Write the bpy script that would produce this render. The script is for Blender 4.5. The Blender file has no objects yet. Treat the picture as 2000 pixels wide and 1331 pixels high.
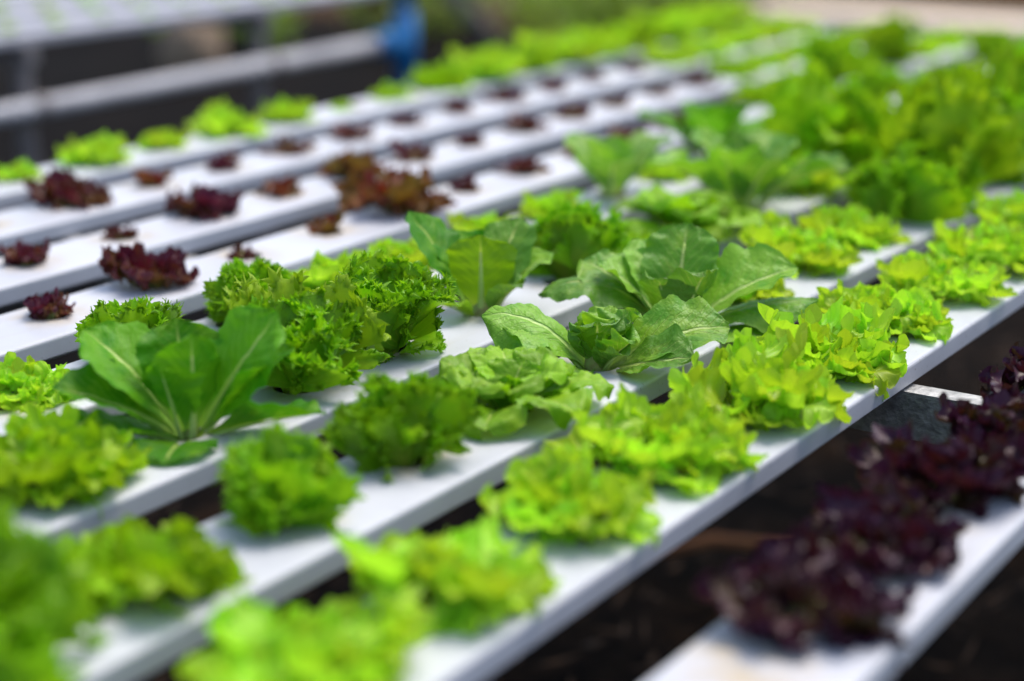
import bpy, math, random
import numpy as np
from mathutils import Matrix, Vector

# ------------------------------------------------------------------ camera, light, exposure
scn = bpy.context.scene
COL = scn.collection
R = math.radians
CAM_YAW = 33.313
cam_d = bpy.data.cameras.new("camera")
cam_d.lens = 63.0
cam_d.sensor_width = 36.0
cam_d.clip_start = 0.05
cam_d.clip_end = 500
cam_d.dof.use_dof = True
cam_d.dof.focus_distance = 1.66
cam_d.dof.aperture_fstop = 1.8
cam_d.dof.aperture_blades = 0
cam = bpy.data.objects.new("camera", cam_d)
COL.objects.link(cam)
cam.location = (0, 0, 1.25)
cam.rotation_euler = (R(90 - 16.579), 0, R(CAM_YAW))
scn.camera = cam

SUN_EL, SUN_AZ = 64.0, 82.0          # azimuth: world angle the sun stands at, counter-clockwise from +X
w = bpy.data.worlds.new("World")
scn.world = w
w.use_nodes = True
nt = w.node_tree
nt.nodes.clear()
sky = nt.nodes.new("ShaderNodeTexSky")
sky.sky_type = 'NISHITA'
sky.sun_disc = False
sky.sun_elevation = R(SUN_EL)
sky.sun_rotation = R(90 - SUN_AZ)
sky.air_density = 1.0
sky.dust_density = 3.0
bg = nt.nodes.new("ShaderNodeBackground")
bg.inputs[1].default_value = 0.15
ow = nt.nodes.new("ShaderNodeOutputWorld")
nt.links.new(sky.outputs[0], bg.inputs[0])
nt.links.new(bg.outputs[0], ow.inputs[0])
sd = bpy.data.lights.new("sun", 'SUN')
sd.energy = 1.7
sd.angle = R(32)
sd.color = (1.0, 0.95, 0.88)
sun = bpy.data.objects.new("sun", sd)
COL.objects.link(sun)
dv = Vector((math.cos(R(SUN_AZ)) * math.cos(R(SUN_EL)), math.sin(R(SUN_AZ)) * math.cos(R(SUN_EL)), math.sin(R(SUN_EL))))
sun.rotation_euler = dv.to_track_quat('Z', 'Y').to_euler()
sun.location = dv * 20

vs = scn.view_settings
vs.view_transform = 'Standard'
vs.look = 'None'
vs.gamma = 1.0
vs.use_curve_mapping = False
vs.exposure = 0.64
scn.render.engine = 'CYCLES'
scn.cycles.use_denoising = True
scn.cycles.max_bounces = 8
scn.cycles.transmission_bounces = 4
scn.cycles.sample_clamp_indirect = 4

TOP = 0.75            # height of the growing channels' upper face
CW, CH = 0.109, 0.0225

# ------------------------------------------------------------------ material helpers
class NT:
    def __init__(s, name):
        s.m = bpy.data.materials.new(name)
        s.m.use_nodes = True
        s.t = s.m.node_tree
        s.t.nodes.clear()
        s.out = s.t.nodes.new("ShaderNodeOutputMaterial")
    def n(s, typ, **kw):
        o = s.t.nodes.new(typ)
        for k, v in kw.items():
            setattr(o, k, v)
        return o
    def lk(s, a, b):
        s.t.links.new(a, b)
    def put(s, sock, v):
        if hasattr(v, 'is_linked') or hasattr(v, 'links'):
            s.lk(v, sock)
        else:
            sock.default_value = v
    def math(s, op, a, b=0.0, c=None, clamp=False):
        o = s.n("ShaderNodeMath", operation=op)
        o.use_clamp = clamp
        s.put(o.inputs[0], a)
        s.put(o.inputs[1], b)
        if c is not None:
            s.put(o.inputs[2], c)
        return o.outputs[0]
    def mix(s, f, a, b, blend='MIX'):
        o = s.n("ShaderNodeMix", data_type='RGBA', blend_type=blend)
        s.put(o.inputs[0], f)
        s.put(o.inputs[6], a if hasattr(a, 'links') else (*a, 1))
        s.put(o.inputs[7], b if hasattr(b, 'links') else (*b, 1))
        return o.outputs[2]
    def ramp(s, f, a, b, lo=0.0, hi=1.0):
        o = s.n("ShaderNodeMapRange", interpolation_type='SMOOTHSTEP')
        s.put(o.inputs[0], f)
        o.inputs[1].default_value = a
        o.inputs[2].default_value = b
        o.inputs[3].default_value = lo
        o.inputs[4].default_value = hi
        return o.outputs[0]
    def noise(s, vec, scale, detail=3, rough=.55):
        o = s.n("ShaderNodeTexNoise")
        if vec is not None:
            s.lk(vec, o.inputs["Vector"])
        o.inputs["Scale"].default_value = scale
        o.inputs["Detail"].default_value = detail
        o.inputs["Roughness"].default_value = rough
        return o.outputs[0]

def leaf_mat(name, base, alt, pale, vein='blade', trans=.38, rough=.42, tip=None, hue=.03, veinamt=.55, bump=.25, spec=.4):
    """Procedural lettuce leaf: midrib and veins from the leaf's UVs, blotches from noise, part of the light goes through."""
    k = NT(name)
    uv = k.n("ShaderNodeUVMap").outputs[0]
    sp = k.n("ShaderNodeSeparateXYZ")
    k.lk(uv, sp.inputs[0])
    U, V = sp.outputs[0], sp.outputs[1]
    au = k.math('ABSOLUTE', k.math('SUBTRACT', U, .5))
    geo = k.n("ShaderNodeTexCoord").outputs["Object"]
    oi = k.n("ShaderNodeObjectInfo")
    nz = k.noise(geo, 38, 3)
    rnd = oi.outputs["Random"]
    blot = k.ramp(k.math('ADD', nz, k.math('MULTIPLY', k.math('SUBTRACT', rnd, .5), .35)), .38, .66)
    c = k.mix(blot, base, alt)
    if vein == 'blade':
        ribw = k.math('MULTIPLY_ADD', V, -.045, .062)
        rib = k.ramp(k.math('DIVIDE', au, ribw), .45, 1.0, 1, 0)
        q = k.math('SUBTRACT', k.math('MULTIPLY', V, 11.0), k.math('MULTIPLY', au, 9.0))
        q = k.math('ADD', q, k.math('MULTIPLY', nz, 1.1))
        fr = k.math('ABSOLUTE', k.math('SUBTRACT', k.math('FRACT', q), .5))
        lat = k.ramp(fr, .0, .085, 1, 0)
        lat = k.math('MULTIPLY', lat, k.ramp(au, .15, .46, 1, 0))
        rib = k.math('MULTIPLY', rib, k.ramp(V, .75, 1.0, 1, .1))
        base_p = k.ramp(V, .05, .34, .75, 0)
        vn = k.math('MAXIMUM', k.math('MAXIMUM', rib, k.math('MULTIPLY', lat, veinamt)), base_p)
    else:
        q = k.math('MULTIPLY_ADD', U, 17.0, k.math('MULTIPLY', nz, k.math('MULTIPLY', V, 1.6)))
        fr = k.math('ABSOLUTE', k.math('SUBTRACT', k.math('FRACT', q), .5))
        lat = k.ramp(fr, .0, .16, 1, 0)
        lat = k.math('MULTIPLY', lat, k.ramp(V, .35, .9, 1, .1))
        base_p = k.ramp(k.math('ADD', V, k.math('MULTIPLY', au, .5)), .12, .62, .9, 0)
        vn = k.math('MAXIMUM', k.math('MULTIPLY', lat, veinamt), base_p)
    c = k.mix(vn, c, pale)
    if tip is not None:
        c = k.mix(k.math('MULTIPLY', k.ramp(V, .45, .95), k.ramp(k.noise(geo, 60, 2), .3, .6)), c, tip)
    hs = k.n("ShaderNodeHueSaturation")
    k.put(hs.inputs["Hue"], k.math('MULTIPLY_ADD', rnd, hue, .5 - hue / 2))
    k.put(hs.inputs["Value"], k.math('MULTIPLY_ADD', rnd, .34, .83))
    k.lk(c, hs.inputs["Color"])
    c = hs.outputs[0]
    fine = k.noise(geo, 230, 2)
    bm = k.n("ShaderNodeBump")
    bm.inputs["Strength"].default_value = bump
    bm.inputs["Distance"].default_value = .0035
    k.put(bm.inputs["Height"], k.math('SUBTRACT', k.math('ADD', k.math('MULTIPLY', fine, .5), k.math('MULTIPLY', nz, .5)), k.math('MULTIPLY', vn, .5 if vein == 'blade' else .2)))
    p = k.n("ShaderNodeBsdfPrincipled")
    k.lk(c, p.inputs["Base Color"])
    k.put(p.inputs["Roughness"], k.math('MULTIPLY_ADD', fine, .2, rough - .1))
    p.inputs["Specular IOR Level"].default_value = spec
    k.lk(bm.outputs[0], p.inputs["Normal"])
    tr = k.n("ShaderNodeBsdfTranslucent")
    tc = k.mix(1.0, c, (1.0, 1.0, .45), 'MULTIPLY')
    k.lk(tc, tr.inputs[0])
    ms = k.n("ShaderNodeMixShader")
    ms.inputs[0].default_value = trans
    k.lk(p.outputs[0], ms.inputs[1])
    k.lk(tr.outputs[0], ms.inputs[2])
    k.lk(ms.outputs[0], k.out.inputs[0])
    return k.m

def plain_mat(name, a, b, scale=20, rough=.6, metal=0.0, bump=0.0, spec=.5, bscale=None, stretch=None):
    k = NT(name)
    geo = k.n("ShaderNodeTexCoord").outputs["Object"]
    if stretch:
        mp = k.n("ShaderNodeMapping")
        mp.inputs["Scale"].default_value = stretch
        k.lk(geo, mp.inputs[0])
        geo = mp.outputs[0]
    nz = k.noise(geo, scale, 5, .6)
    c = k.mix(k.ramp(nz, .32, .68), a, b)
    p = k.n("ShaderNodeBsdfPrincipled")
    k.lk(c, p.inputs["Base Color"])
    k.put(p.inputs["Roughness"], k.math('MULTIPLY_ADD', nz, .25, rough - .12))
    p.inputs["Metallic"].default_value = metal
    p.inputs["Specular IOR Level"].default_value = spec
    if bump:
        bm = k.n("ShaderNodeBump")
        bm.inputs["Strength"].default_value = bump
        bm.inputs["Distance"].default_value = .01
        k.put(bm.inputs["Height"], k.noise(geo, bscale or scale * 3, 4))
        k.lk(bm.outputs[0], p.inputs["Normal"])
    k.lk(p.outputs[0], k.out.inputs[0])
    return k.m

def channel_mat():
    """White PVC: faint tan water stains round each planting hole, dust, a few specks."""
    k = NT("white_pvc")
    geo = k.n("ShaderNodeTexCoord").outputs["Object"]
    sp = k.n("ShaderNodeSeparateXYZ")
    k.lk(geo, sp.inputs[0])
    fy = k.math('SUBTRACT', k.math('FRACT', k.math('ADD', k.math('DIVIDE', sp.outputs[1], .15), .5)), .5)
    dy = k.math('MULTIPLY', fy, .15)
    d = k.math('SQRT', k.math('ADD', k.math('MULTIPLY', dy, dy), k.math('MULTIPLY', sp.outputs[0], sp.outputs[0])))
    n1 = k.noise(geo, 32, 4)
    n2 = k.noise(geo, 6, 4)
    st = k.math('MULTIPLY', k.ramp(d, .018, .062, 1, 0), k.ramp(n1, .32, .68, .1, .9))
    c = k.mix(k.ramp(n2, .3, .7), (.60, .615, .655), (.50, .515, .555))
    c = k.mix(st, c, (.50, .41, .27))
    strk = k.n("ShaderNodeMapping")
    strk.inputs["Scale"].default_value = (60, 3, 8)
    k.lk(geo, strk.inputs[0])
    c = k.mix(k.ramp(k.noise(strk.outputs[0], 1.0, 4), .55, .8, 0, .35), c, (.47, .44, .38))
    spk = k.ramp(k.noise(geo, 300, 1), .70, .76)
    c = k.mix(k.math('MULTIPLY', spk, .55), c, (.2, .16, .1))
    p = k.n("ShaderNodeBsdfPrincipled")
    k.lk(c, p.inputs["Base Color"])
    k.put(p.inputs["Roughness"], k.math('MULTIPLY_ADD', n1, .25, .3))
    p.inputs["Specular IOR Level"].default_value = .45
    bm = k.n("ShaderNodeBump")
    bm.inputs["Strength"].default_value = .05
    bm.inputs["Distance"].default_value = .002
    k.put(bm.inputs["Height"], k.noise(geo, 300, 2))
    k.lk(bm.outputs[0], p.inputs["Normal"])
    k.lk(p.outputs[0], k.out.inputs[0])
    return k.m

def soil_mat():
    k = NT("dark_soil")
    geo = k.n("ShaderNodeTexCoord").outputs["Object"]
    n1 = k.noise(geo, 2.2, 6, .65)
    n2 = k.noise(geo, 14, 6, .7)
    n3 = k.noise(geo, 60, 4, .7)
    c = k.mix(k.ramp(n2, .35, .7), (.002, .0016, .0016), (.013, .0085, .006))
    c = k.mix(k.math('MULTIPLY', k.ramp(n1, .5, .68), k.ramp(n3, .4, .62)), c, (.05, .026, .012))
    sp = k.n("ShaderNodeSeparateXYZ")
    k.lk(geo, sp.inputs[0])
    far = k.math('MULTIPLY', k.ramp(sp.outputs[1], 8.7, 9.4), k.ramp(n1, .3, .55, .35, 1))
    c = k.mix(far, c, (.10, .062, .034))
    p = k.n("ShaderNodeBsdfPrincipled")
    k.lk(c, p.inputs["Base Color"])
    p.inputs["Roughness"].default_value = .9
    p.inputs["Specular IOR Level"].default_value = .03
    bm = k.n("ShaderNodeBump")
    bm.inputs["Strength"].default_value = .9
    bm.inputs["Distance"].default_value = .03
    k.put(bm.inputs["Height"], k.math('ADD', n2, k.math('MULTIPLY', n3, .4)))
    k.lk(bm.outputs[0], p.inputs["Normal"])
    k.lk(p.outputs[0], k.out.inputs[0])
    return k.m

M = {}
M['lime'] = leaf_mat("lime_leaf", (.42, .69, .036), (.54, .77, .055), (.62, .74, .12), 'fan', .48, .40, hue=.05, veinamt=.25, spec=.36)
M['oak_green'] = leaf_mat("mid_green_leaf", (.30, .54, .012), (.41, .63, .020), (.50, .66, .10), 'fan', .42, .44, hue=.03, veinamt=.25, spec=.3)
M['frill'] = leaf_mat("frilly_leaf", (.20, .48, .012), (.32, .56, .016), (.52, .66, .08), 'fan', .46, .40, hue=.03, veinamt=.5, spec=.32)
M['lush'] = leaf_mat("lush_leaf", (.28, .54, .014), (.46, .68, .022), (.48, .62, .05), 'fan', .50, .46, hue=.05, veinamt=.3, spec=.25)
M['romaine'] = leaf_mat("cos_leaf", (.13, .36, .026), (.27, .49, .040), (.55, .70, .22), 'blade', .36, .42, hue=.025, veinamt=.5, bump=.8, spec=.4)
M['romaine_dark'] = leaf_mat("dark_cos_leaf", (.06, .27, .008), (.15, .38, .012), (.44, .62, .14), 'blade', .42, .46, hue=.02, veinamt=.3, bump=.5, spec=.22)
M['butter'] = leaf_mat("butterhead_leaf", (.23, .48, .018), (.34, .58, .022), (.52, .70, .14), 'blade', .42, .44, hue=.02, veinamt=.22, bump=.4, spec=.3)
M['red'] = leaf_mat("red_leaf", (.17, .018, .035), (.16, .055, .016), (.22, .19, .035), 'fan', .28, .36, tip=(.085, .010, .035), hue=.05, veinamt=.2)
M['purple'] = leaf_mat("purple_leaf", (.065, .009, .018), (.055, .026, .008), (.13, .10, .02), 'fan', .25, .40, tip=(.045, .008, .034), hue=.08, veinamt=.25, spec=.36)
M['rust'] = leaf_mat("rust_leaf", (.24, .05, .022), (.19, .09, .018), (.26, .20, .04), 'fan', .30, .4, hue=.05, veinamt=.2)
M['ageing'] = leaf_mat("ageing_leaf", (.32, .57, .02), (.26, .53, .016), (.54, .66, .12), 'fan', .42, .46, hue=.03, veinamt=.3, spec=.25)
M['rib'] = plain_mat("pale_midrib", (.42, .58, .12), (.55, .68, .22), 60, .45)
M['wilt'] = plain_mat("wilted_leaf", (.62, .52, .30), (.50, .45, .16), 90, .7)
M['stem'] = plain_mat("pale_stem", (.36, .46, .12), (.30, .26, .08), 80, .6)
M['pvc'] = channel_mat()
M['pvc_old'] = plain_mat("weathered_pvc", (.36, .36, .40), (.44, .44, .48), 7, .5)
M['inside'] = plain_mat("wet_shaded_floor", (.012, .011, .009), (.03, .026, .02), 60, .35)  # wet roots and film, with the shade inside the holes put into the colour
M['steel'] = plain_mat("galvanised_steel", (.30, .30, .29), (.50, .50, .49), 70, .5, .6, .25, bscale=180)
M['post'] = plain_mat("grey_post", (.16, .14, .14), (.24, .22, .22), 30, .6)
M['pipe'] = plain_mat("grey_pvc_pipe", (.38, .38, .41), (.50, .50, .53), 8, .5)
M['blue'] = plain_mat("blue_pvc", (.008, .15, .42), (.012, .21, .52), 30, .4)
M['soil'] = soil_mat()
M['wood'] = plain_mat("pale_timber", (.78, .62, .46), (.88, .76, .60), 9, .8, 0, .3, stretch=(1, 8, 8))
M['straw'] = plain_mat("dry_straw", (.02, .010, .005), (.08, .038, .015), 40, .9)
M['twig'] = plain_mat("rusty_twig", (.13, .045, .014), (.20, .075, .022), 60, .8)
M['sack'] = plain_mat("tan_sack", (.28, .19, .12), (.36, .26, .17), 40, .9, 0, .5)
M['bush'] = leaf_mat("weed_leaf", (.16, .33, .008), (.33, .48, .012), (.28, .36, .03), 'blade', .35, .5, hue=.05)
M['bark'] = plain_mat("weed_stem", (.10, .08, .03), (.16, .13, .05), 50, .8)

# ------------------------------------------------------------------ object helpers
def mesh_obj(name, verts, faces, mats, parent=None, uvs=None, smooth=True, midx=None):
    me = mesh_data(name, verts, faces, mats, uvs, smooth, midx)
    return link(name, me, parent)
def mesh_data(name, verts, faces, mats, uvs=None, smooth=True, midx=None):
    me = bpy.data.meshes.new(name)
    me.from_pydata([tuple(map(float, v)) for v in verts], [], [tuple(map(int, f)) for f in faces])
    if not isinstance(mats, (list, tuple)):
        mats = [mats]
    for m in mats:
        me.materials.append(m)
    if uvs is not None:
        ul = me.uv_layers.new(name="UVMap")
        vi = np.empty(len(me.loops), dtype=np.int32)
        me.loops.foreach_get("vertex_index", vi)
        ul.data.foreach_set("uv", np.asarray(uvs, dtype=np.float32)[vi].ravel())
    if smooth:
        me.polygons.foreach_set("use_smooth", [True] * len(me.polygons))
    if midx is not None:
        me.polygons.foreach_set("material_index", midx)
    me.update()
    return me
def link(name, me, parent=None):
    o = bpy.data.objects.new(name, me)
    COL.objects.link(o)
    if parent is not None:
        o.parent = parent
    return o
def tag(o, label=None, cat=None, group=None, kind=None):
    if label: o['label'] = label
    if cat: o['category'] = cat
    if group: o['group'] = group
    if kind: o['kind'] = kind
    return o
def thing(name, label, cat, loc=(0, 0, 0), rz=0.0, group=None):
    o = bpy.data.objects.new(name, None)
    o.empty_display_size = .03
    COL.objects.link(o)
    o.location = loc
    o.rotation_euler = (0, 0, rz)
    return tag(o, label, cat, group)

class MB:
    """collects simple solids into one mesh"""
    def __init__(s): s.v, s.f = [], []
    def box(s, x0, x1, y0, y1, z0, z1):
        b = len(s.v)
        s.v += [(x, y, z) for z in (z0, z1) for y in (y0, y1) for x in (x0, x1)]
        s.f += [tuple(b + i for i in q) for q in ((0, 2, 3, 1), (4, 5, 7, 6), (0, 1, 5, 4), (2, 6, 7, 3), (0, 4, 6, 2), (1, 3, 7, 5))]
        return s
    def tube(s, pts, rad, n=12, cap=True):
        pts = [Vector(p) for p in pts]
        rad = rad if isinstance(rad, (list, tuple)) else [rad] * len(pts)
        b = len(s.v)
        for i, p in enumerate(pts):
            d = (pts[min(i + 1, len(pts) - 1)] - pts[max(i - 1, 0)]).normalized()
            a = d.cross(Vector((0, 0, 1)))
            if a.length < .1: a = d.cross(Vector((1, 0, 0)))
            a.normalize()
            c = d.cross(a)
            for j in range(n):
                t = 2 * math.pi * j / n
                s.v.append(tuple(p + (a * math.cos(t) + c * math.sin(t)) * rad[i]))
        for i in range(len(pts) - 1):
            for j in range(n):
                k = (j + 1) % n
                s.f.append((b + i * n + j, b + i * n + k, b + (i + 1) * n + k, b + (i + 1) * n + j))
        if cap:
            s.f.append(tuple(b + j for j in range(n))[::-1])
            s.f.append(tuple(b + (len(pts) - 1) * n + j for j in range(n)))
        return s
    def build(s, name, mat, parent=None, smooth=False, bevel=0):
        o = mesh_obj(name, s.v, s.f, mat, parent, None, smooth)
        if bevel:
            m = o.modifiers.new("bevel", 'BEVEL')
            m.width = bevel
            m.segments = 2
        return o

# ------------------------------------------------------------------ the setting
g = np.linspace(-1, 1, 140)
gx, gy = np.meshgrid(g, g)
gx = np.sign(gx) * np.abs(gx) ** 2.2 * 45 - 2
gy = np.sign(gy) * np.abs(gy) ** 2.2 * 45 + 4
rg = np.random.RandomState(5)
gz = sum(.012 * np.sin(gx * a + b) * np.sin(gy * c + d) for a, b, c, d in rg.uniform(.6, 5, (5, 4))) - .03
n_ = len(g)
ff = [(j * n_ + i, j * n_ + i + 1, (j + 1) * n_ + i + 1, (j + 1) * n_ + i) for j in range(n_ - 1) for i in range(n_ - 1)]
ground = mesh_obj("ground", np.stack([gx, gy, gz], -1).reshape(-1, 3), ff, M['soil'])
tag(ground, "dark soil floor beneath the growing tables", "ground", kind="structure")

# added dark sheet on the soil, painting in the shade under the rear table
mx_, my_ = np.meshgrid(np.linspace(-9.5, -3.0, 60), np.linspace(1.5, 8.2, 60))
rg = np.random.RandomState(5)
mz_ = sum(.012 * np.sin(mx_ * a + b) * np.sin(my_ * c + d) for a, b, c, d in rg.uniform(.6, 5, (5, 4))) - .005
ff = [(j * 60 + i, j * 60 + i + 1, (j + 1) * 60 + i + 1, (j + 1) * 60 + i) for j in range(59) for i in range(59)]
tag(mesh_obj("shade_sheet", np.stack([mx_, my_, mz_], -1).reshape(-1, 3), ff, plain_mat("dark_shade_sheet", (.004, .0038, .004), (.010, .008, .007), 3, .9, 0, .3, .03)), "near-black sheet standing in for the shade on the ground under the rear table", "shade sheet")

# dry leaves and straw lying on the soil
rg = np.random.RandomState(8)
mb_v, mb_f = [], []
for i in range(1500):
    x, y = rg.uniform(-2.6, .6), rg.uniform(1.2, 4.2)
    L, wd, a = rg.uniform(.02, .10), rg.uniform(.003, .014), rg.normal(1.0, .9)
    z = rg.uniform(-.01, .03)
    d = np.array([math.cos(a), math.sin(a), rg.normal(0, .2)])
    p = np.array([-d[1], d[0], rg.normal(0, .4)])
    c = np.array([x, y, z + .01])
    b = len(mb_v)
    mb_v += [c - d * L / 2, c + p * wd / 2, c + d * L / 2 + np.array([0, 0, .008]), c - p * wd / 2]
    mb_f += [(b, b + 1, b + 2, b + 3)]
tag(mesh_obj("dry_straw", mb_v, mb_f, M['straw'], None, None, False), "dry brown straw and dead leaves littering the dark soil", "straw", kind="stuff")

# ------------------------------------------------------------------ growing channels
def channel_mesh(y0, y1, holes, width=CW, rh=.021, zsag=None):
    """Hollow flat gully with round planting holes cut through its upper face. Origin: its first hole."""
    V, F, MI = [], [], []
    def add(*p):
        V.append(p); return len(V) - 1
    h2 = width / 2
    br = .0035
    xl, xr = -width * .4, width * .6              # hole line sits a little behind the centre
    # upper face: cells
    ys = [y0]
    cells = []
    N = 24
    hs = sorted(holes)
    for i, hy in enumerate(hs):
        cells.append((hy - .035, hy + .035, hy))
    cur = y0
    def strip(a, b):
        if b - a < 1e-4: return
        q = [add(xl + br, a, 0), add(xr - br, a, 0), add(xr - br, b, 0), add(xl + br, b, 0)]
        F.append(q); MI.append(0)
    for (a, b, hy) in cells:
        strip(cur, a)
        ring = [add(rh * math.cos(2 * math.pi * j / N), hy + rh * math.sin(2 * math.pi * j / N), 0) for j in range(N)]
        low = [add(rh * .97 * math.cos(2 * math.pi * j / N), hy + rh * .97 * math.sin(2 * math.pi * j / N), -.004) for j in range(N)]
        outer = []
        for j in range(N):
            t = 2 * math.pi * j / N
            cx, sy = math.cos(t), math.sin(t)
            k = 1e9
            for lim, comp in ((xr - br, cx), (xl + br, cx)):
                if lim * comp > 1e-6: k = min(k, lim / comp)
            if abs(sy) > 1e-6: k = min(k, .035 / abs(sy))
            outer.append(add(cx * k, hy + sy * k, 0))
        for j in range(N):
            jn = (j + 1) % N
            F.append([ring[j], outer[j], outer[jn], ring[jn]]); MI.append(0)
            F.append([low[j], ring[j], ring[jn], low[jn]]); MI.append(0)
        # fill the four corners
        for cxn, cyn in ((xr - br, 1), (xl + br, 1), (xl + br, -1), (xr - br, -1)):
            cpt = (cxn, hy + .035 * cyn)
            quad = sorted(range(N), key=lambda j: (V[outer[j]][0] - cpt[0]) ** 2 + (V[outer[j]][1] - cpt[1]) ** 2)
            side = [j for j in range(N) if abs(V[outer[j]][0] - cxn) < 1e-5]
            cap = [j for j in range(N) if abs(V[outer[j]][1] - cpt[1]) < 1e-5]
            if side and cap:
                s1 = min(side, key=lambda j: abs(V[outer[j]][1] - cpt[1]))
                c1 = min(cap, key=lambda j: abs(V[outer[j]][0] - cpt[0]))
                if s1 != c1:
                    k = add(cpt[0], cpt[1], 0)
                    F.append([outer[s1], k, outer[c1]] if cxn * cyn > 0 else [outer[c1], k, outer[s1]]); MI.append(0)
        cur = b
    strip(cur, y1)
    # rounded long edges, side walls and underside
    prof = []
    for sgn, xe in ((1, xr), (-1, xl)):
        pr = [(xe - sgn * br, 0)] + [(xe - sgn * br + sgn * br * math.sin(t), -br + br * math.cos(t)) for t in (math.pi / 6, math.pi / 3, math.pi / 2)] + [(xe, -CH + .003), (xe - sgn * .003, -CH)]
        prof.append(pr)
    for pr, flip in ((prof[0], 0), (prof[1], 1)):
        idx = [(add(x, y0, z), add(x, y1, z)) for x, z in pr]
        for a, b in zip(idx[:-1], idx[1:]):
            q = [a[0], b[0], b[1], a[1]]
            F.append(q[::-1] if flip else q); MI.append(0)
    q = [add(xl + .003, y0, -CH), add(xl + .003, y1, -CH), add(xr - .003, y1, -CH), add(xr - .003, y0, -CH)]
    F.append(q); MI.append(0)
    # wet floor inside the gully, its colour darkened for shade in the holes
    q = [add(xl + .004, y0 + .002, -CH + .003), add(xr - .004, y0 + .002, -CH + .003), add(xr - .004, y1 - .002, -CH + .003), add(xl + .004, y1 - .002, -CH + .003)]
    F.append(q); MI.append(1)
    return V, F, MI

FRONT = {0: -.357, 1: -.5675, 2: -.747, 3: -.939, 4: -1.122, 5: -1.3054, 6: -1.4953, 7: -1.686, 8: -1.875}
HOLE0 = {0: .90, 1: .74, 2: .63, 3: .875, 4: 1.0, 5: 1.22, 6: 1.36, 7: 1.61, 8: 1.69}
PHRASE = {0: "in the lower right corner channel", 1: "in the channel beside the dark soil", 2: "in the channel of the sharp cos",
          3: "in the channel of the sharp frilly lettuce", 4: "in the channel of the lone small frilly lettuce", 5: "in the nearest of three red rows",
          6: "in the middle of three red rows", 7: "in the hindmost of three red rows", 8: "along the rear edge channel"}
CLAB = {0: "white channel planted with dark purple lettuce at the lower right corner",
        1: "white channel lined with lime frilly lettuce, its grey side facing the dark soil",
        2: "white channel carrying the sharply focused pale cos lettuce",
        3: "white channel carrying the sharply focused frilly lettuce and the large dark cos",
        4: "white channel carrying the small frilly lettuce with pale lime lettuces behind",
        5: "white channel with dark red lettuces, the nearest of the three red rows",
        6: "white channel with red seedlings, middle one of the three red rows",
        7: "white channel with sparse red seedlings, just before the rear lime row",
        8: "rearmost white channel of the table, with small lime lettuces"}
YEND = 3.96
CX = {}
def hole_y(k, i): return HOLE0[k] + .15 * i
for k in range(9):
    cx = FRONT[k] - CW * .6
    CX[k] = cx
    y0, y1 = .12, YEND
    i0 = math.ceil((y0 + .06 - HOLE0[k]) / .15)
    i1 = math.floor((y1 - .06 - HOLE0[k]) / .15)
    hl = [.15 * i for i in range(i0, i1 + 1)] if k else [q - .90 for q in (.985, 1.11, 1.25, 1.38, 1.51, 1.64)] + [.15 * i for i in range(6, i1 + 1)]
    V, F, MI = channel_mesh(y0 - HOLE0[k], y1 - HOLE0[k], hl)
    t = thing("growing_channel", CLAB[k], "growing channel", (cx, HOLE0[k], TOP), 0, "growing channels of the front table")
    mesh_obj("gully", V, F, [M['pvc'], M['inside']], t, None, False, MI)
    for ye, s in ((y0 - HOLE0[k], -1), (y1 - HOLE0[k], 1)):
        e = MB()
        e.box(-CW * .4 - .002, CW * .6 + .002, min(ye, ye + s * .012), max(ye, ye + s * .012), -CH - .001, .002)
        e.build("end_cap", M['pvc'], t, False, .002)

# steel cross beams under the channels, legs
def beam(y, x0, x1, label):
    t = thing("support_beam", label, "beam", ((x0 + x1) / 2, y, TOP - CH - .0015), 0, "steel beams under the channels")
    hl = (x1 - x0) / 2
    m = MB()
    m.box(-hl, hl, -.013, .013, -.003, 0)
    m.box(-hl, hl, -.013, -.010, -.046, -.0031)
    m.box(-hl, hl, .010, .013, -.046, -.0031)
    m.box(-hl, hl, -.0099, -.004, -.046, -.043)
    m.build("channel_section", M['steel'], t)
    for x in (-hl + .03, hl - .03):
        l = MB()
        l.box(x - .018, x + .018, -.0097, .0097, -(TOP - CH), -.0035)
        l.build("leg", M['steel'], t)
beam(1.546, -2.02, -.30, "galvanised steel beam jutting out between the lime and purple channels")
beam(3.4, -2.02, -.30, "galvanised steel beam beneath the far end of the channels")

# ------------------------------------------------------------------ leaves
def curve(L, e0, bend, p=1.25):
    s = np.linspace(-.1 * L, L * 1.35, 70)
    e = e0 - bend * np.sign(s) * (np.abs(s) / L) ** p
    ds = s[1] - s[0]
    yy = np.concatenate([[0], np.cumsum((np.cos(e[:-1]) + np.cos(e[1:])) / 2 * ds)])
    zz = np.concatenate([[0], np.cumsum((np.sin(e[:-1]) + np.sin(e[1:])) / 2 * ds)])
    i0 = np.interp(0, s, yy), np.interp(0, s, zz)
    return s, yy - i0[0], zz - i0[1], e
def embed(x, y, n, L, e0, bend, p=1.25):
    s, yy, zz, e = curve(L, e0, bend, p)
    py, pz, ee = np.interp(y, s, yy), np.interp(y, s, zz), np.interp(y, s, e)
    return np.stack([x, py - n * np.sin(ee), pz + n * np.cos(ee)], -1)
def grid_faces(a, b):
    i, j = np.meshgrid(np.arange(b - 1), np.arange(a - 1))
    q = (j * b + i).ravel()
    return np.stack([q, q + 1, q + b + 1, q + b], -1)
def sstep(a, b, x):
    t = np.clip((x - a) / (b - a), 0, 1)
    return t * t * (3 - 2 * t)

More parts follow.
